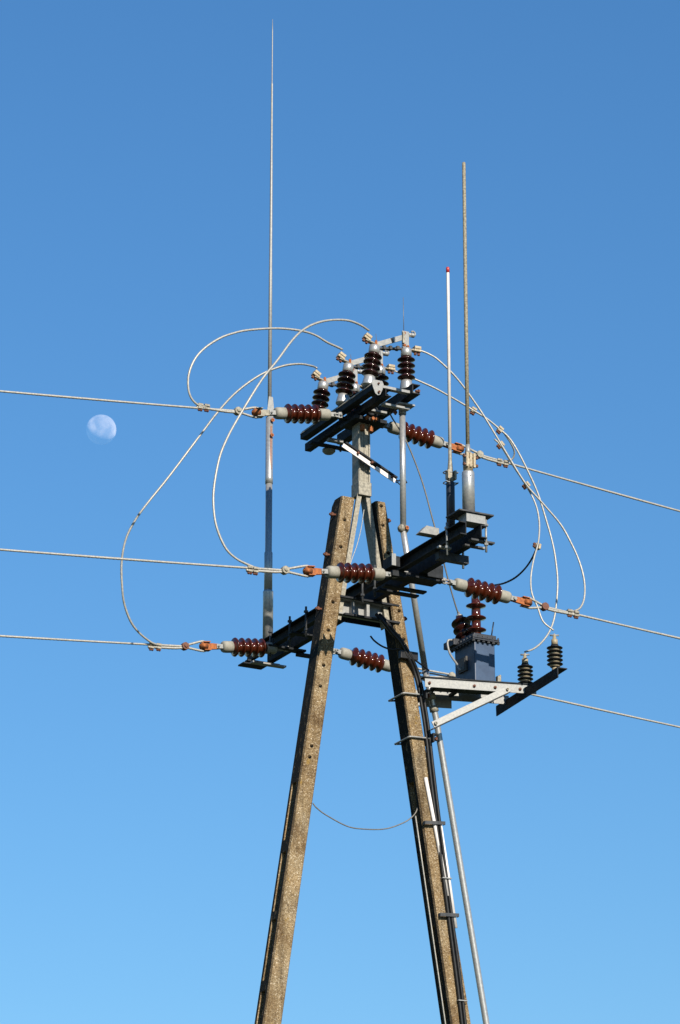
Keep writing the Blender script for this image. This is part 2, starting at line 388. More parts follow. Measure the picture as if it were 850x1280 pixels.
# ------------------------------------------------------------------ long crossarm
ca = thing('crossarm', G(0, 0, 8.56), 'long dark double channel crossarm passing between the concrete legs', 'crossarm')
ZA0, ZA1 = 8.615, 8.70
def channel(m, a0, a1, bw, sd, z0, z1, fl=.045, t=.007):   # web at b = bw, flanges towards sd
    m.box(a0, a1, min(bw, bw + sd * t), max(bw, bw + sd * t), z0, z1)
    x0, x1 = sorted((bw + sd * t, bw + sd * fl))
    m.box(a0, a1, x0, x1, z1 - t, z1); m.box(a0, a1, x0, x1, z0, z0 + t)
m = MB(); channel(m, -1.50, 1.46, -.052, -1, ZA0, ZA1); m.build('channel', 'steel', ca, .001)
m = MB(); channel(m, -1.50, 1.46, .052, 1, ZA0, ZA1); m.build('channel', 'steel', ca, .001)
for k, (a_, b0, b1, z0, z1, wd, mt) in enumerate([
    (-1.46, -.13, .12, 8.585, 8.597, .05, 'steel'), (-1.40, -.12, .14, 8.560, 8.572, .05, 'galv'), (-1.13, -.14, .15, 8.596, 8.610, .07, 'steel'),
    (-.80, -.13, .13, 8.60, 8.612, .05, 'steel'), (-.30, -.12, .18, 8.59, 8.61, .05, 'steel'), (.62, -.14, .20, 8.575, 8.612, .09, 'steel'),
    (.50, -.12, .19, 8.55, 8.562, .05, 'steel'), (.38, -.10, .2, 8.56, 8.572, .05, 'steel'), (.76, -.10, .17, 8.54, 8.552, .05, 'steel'),
    (1.10, -.06, .16, 8.56, 8.612, .045, 'steel_mid'), (1.20, -.11, -.02, 8.60, 8.613, .03, 'galv'), (1.30, .02, .15, 8.602, 8.614, .03, 'steel_mid'), (1.30, .15, .17, 8.602, 8.614, .03, 'galv'),
    (1.41, .0, .17, 8.600, 8.612, .04, 'steel_mid')]):
    MB().box(a_ - wd / 2, a_ + wd / 2, b0, b1, z0, z1).build('cross_plate', mt, ca, .0008)
for (a_, b_) in ((-1.13, -.11), (-.86, -.1), (-.62, -.10), (-.62, .1), (.2, -.11), (.35, -.1), (1.10, .13), (1.28, -.09), (1.44, .1)):
    MB().cyl(G(a_, b_, 8.53), G(a_, b_, 8.745), .0075, n=8).cyl(G(a_, b_, 8.703), G(a_, b_, 8.716), .016, n=6, smooth=False).cyl(G(a_, b_, 8.575), G(a_, b_, 8.59), .014, n=6, smooth=False).build('threaded_stud', 'galv' if a_ > .9 else 'steel_mid', ca)
# end box under the big antenna mount
m = MB(); m.box(1.36, 1.462, -.052, .085, 8.705, 8.763); m.build('end_box', 'galv', ca, .001)
m = MB(); m.box(1.30, 1.475, -.11, .14, 8.765, 8.775); m.build('mount_plate', 'steel_mid', ca, .001)
m = MB(); m.prism([(-.09, 0), (.05, 0), (.05, .05), (-.04, .055)], lambda x, y, t: G(t, x - .11, 8.71 + y), 1.07, 1.13); m.build('saddle_bracket', 'galv', ca, .001)
MB().box(.57, .69, -.16, -.10, 8.63, 8.70).build('anchor_block', 'steel', ca, .001); MB().box(.57, .69, .10, .22, 8.60, 8.69).build('anchor_block', 'steel', ca, .001)
m = MB(); m.box(.693, .70, -.165, -.135, 8.63, 8.71); m.build('anchor_strap', 'galv', ca)
# tapered left end
m = MB(); m.box(-1.53, -1.44, -.16, .02, 8.565, 8.575); m.box(-1.50, -1.1, -.105, -.098, 8.60, 8.66); m.build('end_plate', 'steel', ca)
# extension link from the left end to the right-going string
ext = MB(); ext.box(-1.16, -1.12, .10, .36, 8.572, 8.592)
tag(ext.build('extension_link', 'steel'), 'flat dark steel link reaching behind the left concrete leg to the lowest right insulator', 'steel link')

# ------------------------------------------------------------------ strain insulators
def make_insulator():
    r = thing('strain_insulator', (0, 0, 0), '', 'insulator', 'brown strain insulators of the overhead line', local=True)
    X = Vector((1, 0, 0)); prof = [(-.132, .030)]
    for k in range(5):
        x = -.106 + k * .051
        prof += [(x - .010, .034), (x - .003, .042), (x + .006, .064), (x + .010, .0665), (x + .015, .064), (x + .016, .050), (x + .020, .036)]
    prof += [(.132, .033)]
    MB().lathe((0, 0, 0), X, prof, 36).build('porcelain_body', 'brown', r)
    for s in (-1, 1):
        MB().lathe((s * .128, 0, 0), X * s, [(0, .034), (.004, .040), (.045, .041), (.066, .040), (.076, .035), (.079, .015)], 28).build('end_cap', 'cement', r)
        m = MB()
        for q in (-1, 1): m.box(.0, 1, 0, 1, 0, 1, lambda x, y, z: Vector((s * (.200 + x * .052), q * .012 + (y - .5) * .007, (z - .5) * .030)))
        m.cyl((s * .240, -.026, 0), (s * .240, .026, 0), .008, n=8); m.cyl((s * .240, -.026, 0), (s * .240, -.018, 0), .013, n=6, smooth=False)
        m.build('shackle', 'galv', r)
    m = MB(); F = lambda x, y, t: Vector((x, t, y))
    m.prism([(.232, -.018), (.30, -.022), (.335, -.034), (.352, -.034), (.352, .034), (.335, .034), (.30, .022), (.232, .018)], F, -.009, .009)
    m.box(0, 1, 0, 1, 0, 1, lambda x, y, z: Vector((.30 + x * .05, -.024 + y * .048, -.031 + z * .006)))
    m.box(0, 1, 0, 1, 0, 1, lambda x, y, z: Vector((.30 + x * .05, -.024 + y * .048, .025 + z * .006)))
    m.build('clevis', 'rust', r, .001)
    MB().lathe((.345, -.014, 0), (0, 1, 0), [(0, .030), (.005, .022), (.023, .022), (.028, .030)], 20).build('thimble', 'rust', r)
    return r
proto = make_insulator()
def copy_tree(o, parent=None):
    c = o.copy(); col.objects.link(c); c.parent = parent
    for ch in [k for k in bpy.data.objects if k.parent == o]: copy_tree(ch, c)
    return c
strings = [
 ('top left', 0.0, (425, 519), (411, 518.5), (344, 516.5), (297, 514), [(258, 507.5), (250, 506.5)], (0, 489), 'upper'),
 ('mid left', .63, (507, 718), (479, 718), (409, 715), (356, 713), [(319, 711), (312, 710)], (0, 687), ''),
 ('low left', -1.14, (350, 811), (344, 810.5), (278, 808.5), (231, 808), [(198, 806.5), (189, 806)], (0, 795), ''),
 ('top right', 0.0, (469, 530), (486, 533), (553, 554.5), (599, 568.5), [(624, 575.5), (632, 577.5)], (850, 639), ''),
 ('mid right', .65, (550, 724), (568, 729.5), (637, 747.5), (680.5, 758.5), [(712, 764), (720, 766)], (850, 798), ''),
 ('low right', -1.14, (416, 814), (426, 816), (489, 833.5), (564, 845), [], (850, 909), ''),
]
labels_i = {
 'top left': 'brown strain insulator with a grey clevis, between the tall thin mast and the switch frame',
 'mid left': 'brown strain insulator with an orange clevis, lying across the front of the left concrete leg',
 'low left': 'brown strain insulator with an orange clevis at the foot of the tall left mast',
 'top right': 'brown strain insulator pulling right from the steel column, behind the vertical pipe',
 'mid right': 'brown strain insulator right above the blue transformer, ending in an orange clevis',
 'low right': 'brown strain insulator between the two concrete legs below the crossarm'}
labels_c = {
 'top left': 'overhead line leaving left just above the moon, highest of the three left lines',
 'mid left': 'middle overhead line on the left, leaving the insulator in front of the left concrete leg',
 'low left': 'lowest overhead line on the left, leaving the foot of the tall mast',
 'top right': 'overhead line leaving right from beside the two right antennas, highest of the three right lines',
 'mid right': 'overhead line leaving right from the insulator above the transformer, middle of the three right lines',
 'low right': 'overhead line leaving right from behind the transformer platform, lowest of the three right lines'}
def make_clamp(m, P, d, dn=Vector((0, 0, -1)), s=1.0):        # parallel groove clamp: two plates and two bolts
    d = Vector(d).normalized()
    m.bar(P - d * .016 * s, P + d * .016 * s, .036 * s, .034 * s, up=dn)
    return m
def clampset(P, d, parent, dn=Vector((0, 0, -1)), s=1.0, mt='cream', sub=True):
    d = Vector(d).normalized(); m = MB(); m.bar(P - d * .017 * s, P + d * .017 * s, .030 * s, .016 * s, up=dn, off=.012 * s); m.bar(P - d * .019 * s, P + d * .019 * s, .034 * s, .016 * s, up=dn, off=-.010 * s)
    o = m.build('wire_clamp', mt, parent, .002)
    b = MB(); sd = d.cross(dn).normalized()
    for q in (-1, 1):
        b.cyl(P + sd * q * .0 + d * q * .008 * s - dn * .024 * s, P + d * q * .008 * s + dn * .036 * s, .005 * s, n=6)
        b.cyl(P + d * q * .008 * s + dn * .022 * s, P + d * q * .008 * s + dn * .032 * s, .010 * s, n=6, smooth=False)
    b.build('bolt', 'oxide', o if sub else parent)
    return o
WR = .0072
line_pts = {}
for k, (nm, a_, att, ci, co_, nut, cl, far, _) in enumerate(strings):
    A = PA(*att, a_); Ci = PA(*ci, a_); Co = PA(*co_, a_); ctr = (Ci + Co) / 2; X = (Co - Ci).normalized()
    ins = proto if k == 0 else copy_tree(proto)
    ins.matrix_world = frame(ctr, X); ins.rotation_mode = 'XYZ'
    rot = frame(ctr, X).to_euler(); ins.location = ctr; ins.rotation_euler = rot
    ins['label'] = labels_i[nm]
    if k == 0: pass
    # link from the inner shackle to the steelwork
    I0 = ctr - X * .243
    if (I0 - A).dot(X) > .03 or True:
        lk = MB(); dd = (I0 - A)
        if dd.length > .02:
            sdv = X.cross(Zv).normalized()
            for q in (-1, 1): lk.bar(A + sdv * q * .0 + Zv * q * .010, I0 + Zv * q * .010, .010, .008)
            lk.cyl(A - sdv * .02, A + sdv * .02, .009, n=8)
            lk.box(0, 1, 0, 1, 0, 1, lambda x, y, z: A - X * .015 + X * .03 * x + sdv * (y - .5) * .016 + Zv * (z - .5) * .04)
            lo = MB(); lo.v = [ins.matrix_world.inverted() @ Vector(p) if False else frame(ctr, X).inverted() @ p for p in lk.v]; lo.f = lk.f; lo.sm = lk.sm
            lo.build('anchor_link', 'rust' if nm == 'mid right' else 'galv', ins)
    # conductor: loop round the thimble, ring nut, clamps, wire
    T = ctr + X * .345; N = PA(*nut, a_); F1 = PA(*far, a_)
    lt = thing('overhead_line', N, labels_c[nm], 'overhead line', 'bare overhead line conductors')
    d = (N - T).normalized(); sidez = Zv
    up_ = (Zv - d * d.dot(Zv)).normalized()
    lp = [N + up_ * .008, N - d * .03 + up_ * .012, T + d * .02 + up_ * .033, T - d * .012 + up_ * .030, T - d * .030 + up_ * .012, T - d * .030 - up_ * .012, T - d * .012 - up_ * .030, T + d * .02 - up_ * .033, N - d * .03 - up_ * .012, N - up_ * .008]
    MB().strand(spline(lp, 8), .0075, .12, .01).build('loop', 'alu', lt)
    nb = MB(); sv = d.cross(up_); nb.cyl(N - sv * .02, N + sv * .02, .027, n=8, smooth=False).cyl(N - sv * .028, N - sv * .019, .013, n=6, smooth=False)
    nb.build('ring_clamp', 'galv_old' if nm not in ('low left', 'mid right') else 'oxide', lt, .002)
    # wire from the nut to the edge of the view and beyond, sagging
    base = (F1 - N); hd = Vector((base.x, base.y, 0)); L1 = hd.length; hd.normalize(); sl_ = base.z / L1
    pts = []
    for q in range(61):
        t = L1 * q / 20
        pts.append(N + hd * t + Zv * (sl_ * t - .0035 * t * (L1 - t)))
    near = pts[:28]; farp = [pts[-1] + hd * t + Zv * ((sl_ + .0035 * 5 * L1) * t - 0) * .3 for t in (10, 25)]
    w1 = MB().strand(near, WR, .17, .014); w1.tube(pts[27:] + farp, WR, 8)
    w1.build('conductor', 'alu', lt)
    if nm.endswith('left') or nm in ('top right', 'mid right'):   # doubled tail next to the ring clamp
        e = PA(*cl[-1], a_); off = up_ * .016
        MB().strand([N - off * .6, N.lerp(e, .3) - off, N.lerp(e, 1.1) - off], .0085, .15, .014).build('tail', 'alu', lt)
    for c_ in cl:
        P = PA(*c_, a_) - up_ * .008; clampset(P, hd, lt, s=.95, mt='galv_old')
    line_pts[nm] = (N, hd, a_)

for ch in [q for q in bpy.data.objects if q.parent == proto and q.name.startswith('clevis')]:
    ch.data = ch.data.copy(); ch.data.materials[0] = M['galv_old']; ch['label'] = 'grey clevis without rust'

# ------------------------------------------------------------------ load-break switch on top
SW = thing('line_switch', G(0, 0, 9.88), 'three pole switch of brown post insulators and dark steel beams on top of the tower', 'switch')
fr = MB()
m = MB(); m.prism([(-.160, 9.938), (-.105, 9.938), (-.105, 9.975), (-.118, 10.000), (-.142, 10.000), (-.160, 9.975)], lambda x, y, t: G(t, x, y), -.60, .455)
m.build('shaft_beam', 'steel', SW, .002)
m = MB(); m.prism([(-.161, 9.974), (-.142, 10.0005), (-.118, 10.0005), (-.118, 10.003), (-.143, 10.003), (-.164, 9.975)], lambda x, y, t: G(t, x, y), -.60, .453); m.build('sky_lit_strip', 'galv_old', SW)  # pale strip paints in the sky light along the beam's rounded top
m = MB(); channel(m, -.72, .44, -.062, 1, 9.912, 9.966, .045, .006); m.build('beam', 'steel', SW, .001)
m = MB(); channel(m, -.60, .47, .125, 1, 9.955, 10.025, .06, .007); m.build('beam', 'steel', SW, .001)
for a_, b0, b1, z0, z1, mt in ((.415, -.10, .17, 9.966, 9.985, 'galv'), (.335, -.03, .17, 9.885, 9.90, 'galv'), (-.02, -.16, .18, 9.887, 9.903, 'steel'), (-.47, -.15, .17, 9.865, 9.880, 'steel'), (-.40, -.05, .06, 9.88, 9.90, 'galv'), (.10, -.01, .13, 9.93, 9.945, 'galv')):
    MB().box(a_ - .02, a_ + .02, b0, b1, z0, z1).build('cross_rail', mt, SW, .001)
m = MB()
pts = [(-.035, -.005), (-.018, -.045), (.0, -.055), (.018, -.048), (.035, -.01), (.045, .03), (.034, .052), (-.03, .052), (-.045, .03)]
m.prism(pts, lambda x, y, t: G(t, x - .133, 9.948 + y), .457, .463); m.build('end_plate', 'galv', SW, .001)
MB().bolt(G(.463, -.13, 9.975), U, .012, .006, .007).bolt(G(.463, -.128, 9.915), U, .014, .006, .009).build('bolt', 'oxide', SW)
MB().lathe(G(-.52, .02, 9.875), (0, 0, -1), [(0, .02), (.004, .045), (.02, .045), (.035, .03), (.04, .01)], 16).build('bearing', 'cement', SW)
MB().lathe(G(.0, .06, 9.96), U, [(0, .02), (.01, .04), (.05, .04), (.06, .02)], 14).build('bearing', 'steel_mid', SW)
m = MB()
for a_ in (.44, .40): m.bolt(G(a_, .165, 9.99), V, .03, .007, .014)
for a_ in (-.5, .28): m.cyl(G(a_, .1, 9.862), G(a_, .1, 9.91), .007, n=8); m.cyl(G(a_, .1, 9.872), G(a_, .1, 9.885), .014, n=6)
m.build('bolt', 'oxide', SW)

def post(parent, base, ax):                          # brown post insulator, metal fittings as its sub-parts
    prof = [(.060, .030)]
    for k in range(4):
        x = .086 + k * .043
        prof += [(x - .012, .032), (x - .004, .040), (x + .002, .058), (x + .006, .0605), (x + .010, .058), (x + .010, .044), (x + .016, .032)]
    prof += [(.25, .031)]
    b = MB().lathe(base, ax, prof, 32).build('post_insulator', 'brown_dark', parent)
    MB().lathe(base, ax, [(0, .044), (.006, .046), (.05, .040), (.068, .037), (.072, .03)], 24).build('base_fitting', 'tube', b)
    MB().lathe(base, ax, [(.243, .030), (.246, .037), (.298, .037), (.304, .030)], 24).build('metal_cap', 'tube', b)
    return b
tilt = (Zv + V * .17).normalized()
for k, (aL, aR) in enumerate(((-.40, -.395), (-.035, -.03), (.335, .335))):
    B = G(aL, -.135, 10.004); post(SW, B, tilt); Tt = B + tilt * .30
    # terminal clamp on the cap
    bolts = MB()
    for q in (-1, 1): bolts.cyl(Tt + U * q * .018 + V * .0, Tt + U * q * .018 + Zv * .035, .009, n=6, smooth=False)
    bolts.build('bolt', 'rust', SW)
    MB().bar(Tt - V * .075 + Zv * .030, Tt + V * .02 + Zv * .012, .035, .008).build('terminal_strap', 'galv_old', SW)
    TP = Tt - V * .058 + Zv * .050; td = (-V + Zv * .55).normalized()
    m = MB(); m.bar(TP - td * .024, TP + td * .024, .048, .021, off=.0115); m.bar(TP - td * .026, TP + td * .026, .044, .018, off=-.010); m.build('terminal_clamp', 'cream', SW, .003)
    m = MB()
    for q in (-1, 1):
        P = TP + td * q * .013; nn = (Zv - td * td.dot(Zv)).normalized(); m.cyl(P - nn * .036, P + nn * .024, .006, n=6); m.cyl(P - nn * .040, P - nn * .022, .010, n=6, smooth=False)
    m.build('bolt', 'oxide', SW)
    # arcing horn: flat pale bar rising to a hooked tip
    H0 = Tt + Zv * .010 + V * .005; H1 = H0 + V * .250 + Zv * .115
    m = MB(); m.bar(H0, H1, .010, .036)
    hk = [H1 - V * .01, H1 + V * .03 + Zv * .004, H1 + V * .05 + Zv * .012, H1 + V * .055 + Zv * .030, H1 + V * .04 + Zv * .042, H1 + V * .025 + Zv * .036]
    m.tube(spline(hk, 6), .0065, 8); m.build('arcing_horn', 'galv', SW, .001)
    C = H0.lerp(H1, .5); MB().bar(C - (H1 - H0).normalized() * .008, C + (H1 - H0).normalized() * .008, .012, .033).build('horn_band', 'rubber', SW)
    # right-hand fixed post
    B2 = G(aR, .155, 10.026); post(SW, B2, Zv); T2 = B2 + Zv * .275
    # fixed posts are lower: fittings above the cap
    m = MB(); m.box(aR - .006, aR + .006, .125, .175, 10.31, 10.455); m.box(aR - .02, aR + .02, .12, .18, 10.325, 10.333); m.build('contact_bracket', 'galv', SW, .001)
    MB().box(aR + .007, aR + .02, .120, .135, 10.36, 10.44).build('contact_spring', 'galv_old', SW)
    m = MB(); m.lathe(G(aR, .172, 10.437), V, [(0, .010), (.005, .012), (.02, .012), (.022, .016), (.044, .016), (.046, .014)], 14); m.build('arc_chamber', 'galv', SW)
    MB().bolt(G(aR + .006, .135, 10.435), U, .012, .008, .010).bolt(G(aR + .006, .16, 10.34), U, .014, .008, .011).bolt(G(aR + .006, .135, 10.345), U, .014, .008, .011).build('bolt', 'rust', SW)
    MB().cyl(G(aR, .138, 10.44), G(aR + (.003 if k == 2 else -.02), .134, (10.56, 10.58, 10.70)[k]), .0026, .0015, n=6).build('bird_spike', 'alu_dark', SW)
    TP2 = G(aR, .238, 10.338); td2 = (V + Zv * .02).normalized()
    m = MB(); m.box(aR - .015, aR + .015, .16, .25, 10.322, 10.330); m.bar(TP2 - td2 * .024, TP2 + td2 * .024, .044, .020, off=.0105); m.bar(TP2 - td2 * .026, TP2 + td2 * .026, .042, .018, off=-.010); m.build('terminal_clamp', 'cream', SW, .003)
    m = MB()
    for q in (-1, 1): m.cyl(TP2 + td2 * q * .013 - Zv * .036, TP2 + td2 * q * .013 + Zv * .026, .006, n=6); m.cyl(TP2 + td2 * q * .013 - Zv * .04, TP2 + td2 * q * .013 - Zv * .022, .010, n=6, smooth=False)
    m.build('bolt', 'oxide', SW)
    # main blade
    K0 = Tt + V * .02 - Zv * .008; K1 = G(aR, .125, 10.325)
    m = MB(); m.bar(K0, K1, .010, .012); m.bar(K0 - U * .02, K1 - U * .02, .008, .010)
    for t in (.25, .5, .8): P = K0.lerp(K1, t); m.bar(P - V * .010, P + V * .010, .036, .026)
    m.build('switch_blade', 'steel_mid', SW, .001)

# tilted operating arm below the switch frame
oa = thing('operating_arm', PA(428, 556, .0), 'tilted black and white slatted arm hanging off the steel column below the switch', 'lever arm')
A0 = PA(430, 556, .09); A1 = PA(494, 600, .09)
dd = (A1 - A0).normalized(); nn = (Zv - dd * dd.dot(Zv)).normalized()
MB().bar(A0 + nn * .012, A1 + nn * .012 , .05, .012, up=nn).build('top_plate', 'steel', oa, .001)
m = MB(); m.bar(A0 - nn * .014 - dd * .01 + U * .01, A0.lerp(A1, .50) - nn * .014 + U * .01, .006, .030, up=nn); m.bar(A0.lerp(A1, .62) - nn * .014 + U * .01, A1 - nn * .014 + U * .01, .006, .030, up=nn); m.bar(A0.lerp(A1, .5) - nn * .022 + U * .01, A0.lerp(A1, .62) - nn * .022 + U * .01, .006, .014, up=nn); m.build('side_plate', 'white', oa, .001)
m = MB()
for t in (.25, .52, .92): P = A0.lerp(A1, t); m.cyl(P - nn * .004 - U * .0, P - nn * .004 + U * .03, .009, n=8)
m.build('bolt', 'oxide', oa)
m = MB(); E1 = A1; m.tube(spline([E1 - dd * .03 + nn * .01, E1 + dd * .02 + nn * .006, PA(503, 598, .07), PA(507, 601, .07), PA(508.5, 604, .07)], 6), .005, 8)
m.tube(spline([E1 + nn * .012, E1 + dd * .015 - nn * .01, PA(497, 603, .07), PA(500, 606, .07)], 6), .004, 8); m.build('lead', 'cable', oa)

# ------------------------------------------------------------------ antennas and masts
def zrow(px, py, a, b): 
    # height at which a vertical line through (a, b) crosses picture row py
    lo, hi = 0., 30.
    for _ in range(50):
        z = (lo + hi) / 2; q = G(a, b, z) - CAM
        y_ = q.z * math.cos(PITCH) - q.y * math.sin(PITCH); x_ = q.y * math.cos(PITCH) + q.z * math.sin(PITCH)
        if 640 - FPX * y_ / x_ > py: lo = z
        else: hi = z
    return z
aM, bM = -1.32, -.035
am = thing('antenna_mast', G(aM, bM, 8.7), 'tall thin tapering mast standing at the far left end of the crossarm', 'mast', 'thin masts and antennas on the crossarm')
Zr = lambda y: zrow(0, y, aM, bM)
MB().lathe(G(aM, bM, 0), Zv, [(8.70, .036), (Zr(741), .036), (Zr(740), .037), (Zr(738), .030)], 24).build('lower_tube', 'tube', am)
MB().lathe(G(aM, bM, 0), Zv, [(Zr(741), .029), (Zr(691), .029), (Zr(690), .024), (Zr(604), .024)], 24).build('middle_tube', 'tube', am)
m = MB(); m.lathe(G(aM, bM, 0), Zv, [(Zr(605), .027), (Zr(597), .0275), (Zr(596), .0265), (Zr(522), .0265)], 24); m.build('upper_tube', 'tube', am)
sl0 = MB(); sl0.box(aM + .0262, aM + .0285, bM - .004, bM + .003, Zr(588), Zr(534)); sl0.build('seam', 'rust', am)
m = MB(); m.prism([(-.028, Zr(522)), (.028, Zr(522)), (.028, Zr(515)), (.016, Zr(497)), (-.016, Zr(497)), (-.028, Zr(515))], lambda x, y, t: G(aM + t, bM + x, y), .016, .022); m.build('bracket', 'galv', am, .002)
m = MB(); m.bolt(G(aM + .022, bM + .006, Zr(527)), U, .022, .008, .015); m.bolt(G(aM + .022, bM + .002, Zr(546)), U, .022, .008, .014); m.build('bolt', 'rust', am)
MB().lathe(G(aM, bM, 0), Zv, [(Zr(523), .0145), (Zr(340), .0125), (Zr(338), .0115), (Zr(200), .0095), (Zr(199), .0085), (Zr(106), .0075), (Zr(105), .0075), (Zr(104), .0045), (Zr(40), .004), (Zr(24), .0015)], 14).build('whip', 'galv', am)

aA, bA = 1.40, .0
aa = thing('rod_antenna', G(aA, bA, 8.775), 'weathered beige rod antenna in a bright steel tube at the right end of the crossarm', 'antenna', 'thin masts and antennas on the crossarm')
Zr = lambda y: zrow(0, y, aA, bA)
MB().lathe(G(aA, bA, 0), Zv, [(8.775, .040), (Zr(592), .040), (Zr(590), .037)], 28).build('mounting_tube', 'tube', aa)
MB().bolt(G(aA + .036, bA - .01, Zr(597)), U, .006, .004, .005).build('screw', 'steel', aa)
MB().lathe(G(aA, bA, 0), Zv, [(Zr(589), .030), (Zr(584), .033), (Zr(568), .033), (Zr(567), .024)], 20).build('clamp_body', 'cream', aa)
m = MB()
for q in (-1, 0, 1): m.box(aA + .020, aA + .042, bA + q * .026 - .008, bA + q * .026 + .008, Zr(586), Zr(568))
for z in (Zr(573), Zr(583)): m.cyl(G(aA + .03, bA - .052, z), G(aA + .03, bA + .052, z), .006, n=8)
m.build('clamp_jaw', 'cream', aa, .002)
m = MB()
for z in (Zr(573), Zr(583)):
    for q in (-1, 1): m.cyl(G(aA + .03, bA + q * .040, z), G(aA + .03, bA + q * .052, z), .011, n=6, smooth=False)
m.build('bolt', 'oxide', aa)
MB().lathe(G(aA, bA, 0), Zv, [(Zr(568), .020), (Zr(563), .017), (Zr(556), .014)], 16).build('ferrule', 'galv', aa)
MB().lathe(G(aA, bA, 0), Zv, [(Zr(557), .0125), (Zr(400), .0125), (Zr(204), .0115), (Zr(203), .008)], 14).build('rod', 'beige_rod', aa)

aB, bB = 1.19, -.009
ab = thing('white_antenna', G(aB, bB, 8.775), 'slim white antenna with a red tip rising from a dark tube', 'antenna', 'thin masts and antennas on the crossarm')
Zr = lambda y: zrow(0, y, aB, bB)
MB().lathe(G(aB, bB, 0), Zv, [(8.702, .0275), (Zr(604), .0275), (Zr(603), .025)], 24).build('mounting_tube', 'navy', ab)
MB().lathe(G(aB, bB, 0), Zv, [(Zr(603), .020), (Zr(596), .022), (Zr(575), .012), (Zr(555), .0110)], 16).build('base_cone', 'galv_old', ab)
m = MB()
for z0, z1 in ((Zr(600), Zr(589)),):
    for q in (-1, 1): m.box(aB - .01, aB + .03, bB + q * .024 - .007, bB + q * .024 + .007, z0, z1)
m.build('clamp_jaw', 'cream', ab, .001)
m = MB()
for y in (591, 604):
    z = Zr(y); m.tube(spline([G(aB + .03, bB - .04, z), G(aB - .02, bB - .04, z), G(aB - .03, bB, z), G(aB - .02, bB + .04, z), G(aB + .03, bB + .04, z)], 6), .004, 6); m.cyl(G(aB + .018, bB - .042, z), G(aB + .018, bB + .046, z), .0045, n=6)
m.build('u_bolt', 'galv', ab)
MB().lathe(G(aB, bB, 0), Zv, [(Zr(555), .0108), (Zr(342), .0104), (Zr(341), .0104)], 14).build('rod', 'white', ab)
MB().lathe(G(aB, bB, 0), Zv, [(Zr(341), .0115), (Zr(335), .0115), (Zr(334), .008)], 14).build('tip_cap', 'red', ab)

# ------------------------------------------------------------------ drive pipe down to the ground
dp = thing('drive_pipe', G(.2, 2.0, 0), 'long galvanised pipe running from the switch down beside the right concrete leg', 'pipe')
J = PB(504, 661, .15); T_ = G(rel(J)[0], .15, 9.95)
MB().cyl(J, T_, .0205, n=18).build('vertical_pipe', 'tube', dp)
m = MB(); m.box(rel(J)[0] - .04, rel(J)[0] + .05, .10, .22, 9.925, 9.937); m.cyl(T_ - Zv * .08, T_ - Zv * .03, .026, n=14); m.build('flange', 'galv', dp, .001)
MB().cyl(J - V * .035, J + V * .035, .016, n=10).lathe(J - V * .026, V, [(0, .026), (.016, .030), (.016, .022), (.036, .022), (.036, .030), (.052, .026)], 16).build('swivel_joint', 'galv_old', dp)
MB().bolt(J + U * .018 + V * .012, U, .018, .008, .014).build('bolt', 'rust', dp)
S2 = PA(531.5, 838, .02); S3 = PA(545, 898, .00); S4 = PA(608, 1280, -.02)
S5 = S4 + (S4 - S3).normalized() * ((S4.z - .8) / abs((S4 - S3).normalized().z))
MB().tube([J - Zv * .015, J.lerp(S2, .5), S2], .0205, 18).build('upper_run', 'tube', dp)
MB().tube([S2, S2.lerp(S3, .5), S3, S4, S5], .0215, 18).build('lower_run', 'tube', dp)
m = MB(); q_ = (S3 - S2).normalized()
for t in (.55, .8): P = S2.lerp(S3, t); m.cyl(P - q_ * .02, P + q_ * .02, .030, n=16)
m.build('coupling', 'galv_old', dp)
mt_ = PA(547, 905, 0)

# ------------------------------------------------------------------ transformer platform on the right pole
AX = (V * math.cos(R(7)) + U * math.sin(R(7))).normalized(); AY = (U * math.cos(R(7)) - V * math.sin(R(7))).normalized()
rise = .045
PO = G(.17, .37, 8.087)                              # start of the near arm, top edge
def PF(x, y, z): return PO + AX * x - AY * y + Zv * (z + rise * x)      # x out along the arm, y towards the far arm
pf = thing('transformer_platform', G(.05, .35, 7.75), 'pale steel bracket platform clamped to the right concrete leg, carrying the transformer', 'bracket')
def arm(y, L, mt, sd):
    m = MB(); F = PF
    m.box(0, L, y - .003, y + .003, -.054, 0, F); m.box(0, L, min(y, y + sd * .045), max(y, y + sd * .045), .0, .007, F)
    return m.build('arm', mt, pf, .001)
arm(0, .80, 'galv', 1); arm(.27, .72, 'galv', 1)
MB().box(-.01, .80, -.008, .05, .0085, .016, PF).build('top_strip', 'steel', pf)
for x in (.10, .28, .56): MB().box(x, x + .025, .01, .27, -.03, -.012, PF).build('cross_tie', 'steel', pf)
m = MB(); m.box(.10, .60, .045, .235, -.008, -.0005, PF); m.build('deck_plate', 'steel_mid', pf)
m = MB(); m.box(.04, .30, .262, .267, -.11, -.054, PF); m.build('stiffener', 'galv', pf)
m = MB()
for x in (.03, .35, .50, .68): m.lathe(PF(x, -.003, -.027), AY, [(0, .011), (.008, .011), (.009, .006), (.016, .006)], 6, False)
m.build('bolt', 'oxide', pf)
# end bar (angle) across the arm ends
e0 = PZ(626, 884, 8.085); e1 = PZ(703, 835, 8.12)
ed = (e1 - e0).normalized(); es = ed.cross(Zv).normalized()
m = MB(); m.bar(e0, e1, .075, .007, off=.0); m.bar(e0 - es * -.034 - Zv * .036, e1 + es * .034 - Zv * .036, .007, .065); m.build('end_bar', 'steel', pf, .001)
